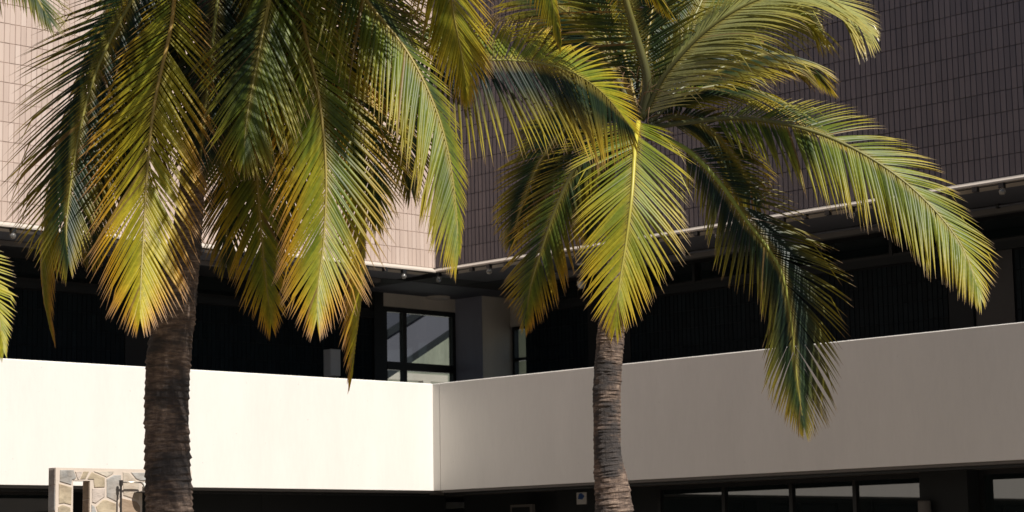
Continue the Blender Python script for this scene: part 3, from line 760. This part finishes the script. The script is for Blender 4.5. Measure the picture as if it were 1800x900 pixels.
f([(400, -85), (500, -90), (620, -10), (730, 75), (830, 103), (900, 106), (960, 113), (1012, 130), (1062, 166), (1108, 222)], (15.6, 17.4), .66, .46, .02, age2=.62, seed=33, angl=(104, 52), droop=.35, ang=(70, 24), start=.3, tips=.7, pw=.7, face=(.1, -1, .35), label='frond reaching right with a dark hanging fringe and yellow upper edge')  # shade of the lower fringe is painted into its leaflets
g([(1128, 205), (1137, 140), (1117, 60), (1100, 0), (1075, -110), (1040, -200)], (22, 21.2), .85, .85, .34, seed=34, droop=.25, ang=(78, 50), start=.16, tips=.3, face=(0, -1, -.3), rr=(.05, .006), rcol=(.05, .055, .03))
g([(1128, 212), (1172, 128), (1250, 48), (1340, -2), (1435, -8), (1496, 24), (1530, 56)], (22, 20.6), .95, .48, .50, seed=35, rl=0, pale=.5, mt='waxy', droop=.45, ang=(50, 28), start=.02, tips=.5, pw=.7, face=(.12, -.62, .78), wid=.024, label='pale glossy frond arching to the upper right')
g([(1132, 200), (1170, 130), (1240, 60), (1330, 10), (1400, 10), (1440, 50)], (22, 21.2), .95, .4, .5, seed=55, rl=.1, pale=.2, mt='waxy', droop=1.0, ang=(46, 28), start=.05, tips=.5, pw=.6, face=(.3, -.85, .4), wid=.024)
g([(1135, 205), (1200, 155), (1280, 115), (1350, 95), (1410, 105), (1455, 150)], (22, 23.2), .6, .7, .18, seed=36, droop=.7, ang=(60, 28), start=.15, tips=.5, face=(.2, -.4, 1))
g([(1140, 215), (1200, 168), (1280, 150), (1350, 168), (1420, 205), (1472, 245)], (22, 22.6), .66, .40, .30, age2=.6, seed=37, droop=.6, ang=(56, 26), start=.12, tips=.5, face=(.4, -.5, 1))
g([(1140, 225), (1200, 216), (1280, 208), (1350, 213), (1425, 230), (1503, 263), (1580, 312), (1640, 367), (1684, 422), (1706, 468), (1720, 512)], (22, 20.6), .80, .60, .56, seed=38, droop=.42, ang=(66, 22), start=.17, tips=.45, pw=.6, face=(.2, -1, .55), label='long lime frond reaching far right over the soffit')
g([(1140, 235), (1205, 262), (1262, 318), (1310, 385), (1352, 440), (1377, 490), (1391, 570), (1400, 660), (1411, 738)], (22, 21.7), .60, .72, .10, seed=39, droop=.38, ang=(54, 22), start=.12, tips=.3, pw=.7, face=(.1, -1, .1), rcol=(.25, .3, .04), label='dark green frond hanging lowest at the right')
g([(1125, 205), (1070, 190), (1010, 215), (960, 270), (925, 340), (900, 420)], (22, 23.0), .55, .55, .15, seed=41, droop=.5, ang=(56, 24), start=.12, tips=.5)
g([(1120, 205), (1080, 130), (1040, 60), (980, 10), (900, -30)], (22, 23.3), .75, .75, .20, seed=42, droop=.5, ang=(66, 36), start=.12, tips=.4, face=(-.2, -.7, .8))
g([(1130, 205), (1160, 130), (1210, 50), (1250, -40), (1280, -140)], (22, 23.5), .8, .8, .42, seed=43, droop=.45, ang=(70, 40), start=.12, tips=.4, face=(.2, -1, .2))
g([(1120, 210), (1090, 235), (1060, 270), (1045, 330), (1035, 410)], (22, 22.4), .5, .5, .12, seed=45, droop=.5, ang=(50, 24), start=.1, tips=.6)
g([CB, (1085, 150), (1050, 60), (1000, -20), (930, -60)], (22, 24.0), .8, .8, .10, seed=47, droop=.5, ang=(66, 36), start=.12, tips=.3, face=(-.2, -.7, .8))
g([(1130, 205), (1200, 110), (1290, 70), (1370, 90), (1430, 130)], (22, 24.0), .8, .8, .10, seed=48, droop=.6, ang=(66, 36), start=.12, tips=.3, face=(.2, -.7, .8))
g([(1140, 220), (1190, 205), (1250, 230), (1300, 290), (1330, 350)], (22, 22.8), .7, .7, .12, seed=49, droop=.6, ang=(60, 30), start=.12, tips=.4, face=(.2, -.8, .5))
g([(1110, 215), (1060, 190), (990, 190), (930, 220)], (22, 23.2), .75, .8, .10, seed=50, droop=.8, ang=(62, 34), start=.12, tips=.3, face=(-.2, -.8, .5))
upper(p2, c2, [60, 110, 170, 215], 3.2, 6, 2.3, endz=.35)

# ---- third palm, beyond the left edge of the view
Y3 = 14.0
q0 = at(-330, 900, Y3); q1 = at(-280, 160, Y3)
p3 = thing('palm_tree', 'palm whose bright frond tips enter at the left edge above the white balcony wall', 'palm tree', (q0.x, q0.y, 0), 'coconut palms in the courtyard')
trunk(p3, [(Vector((q0.x, q0.y, 0)), .22), (Vector((q0.x, q0.y, .8)), .17), (q0.lerp(q1, .5)+Vector((.05, 0, 0)), .14), (q1, .11)], .06, 13)
crown_bits(p3, q1, 1.3, 9)
h = lambda *a, **k: frond(p3, *a, **k)
QC = (-280, 150)
h([QC, (-220, 100), (-130, 180), (-120, 330), (-50, 455), (-8, 535), (6, 612)], (14, 13.3), .32, .24, .66, seed=51, droop=.25, ang=(70, 32), start=.15, tips=.15, amb=0, pw=.6, face=(.2, -1, .4))
h([QC, (-230, -40), (-150, -140), (-60, -130), (5, -70), (52, -22), (84, 30)], (14, 13.6), .5, .55, .25, seed=52, droop=.6, ang=(60, 30), start=.2, tips=.2, face=(.1, -.5, 1))
upper(p3, q1, [110, 160, 200, 235], 3.0, 9, 1.2)

for o in bpy.data.objects:
    if '_org' in o: del o['_org']
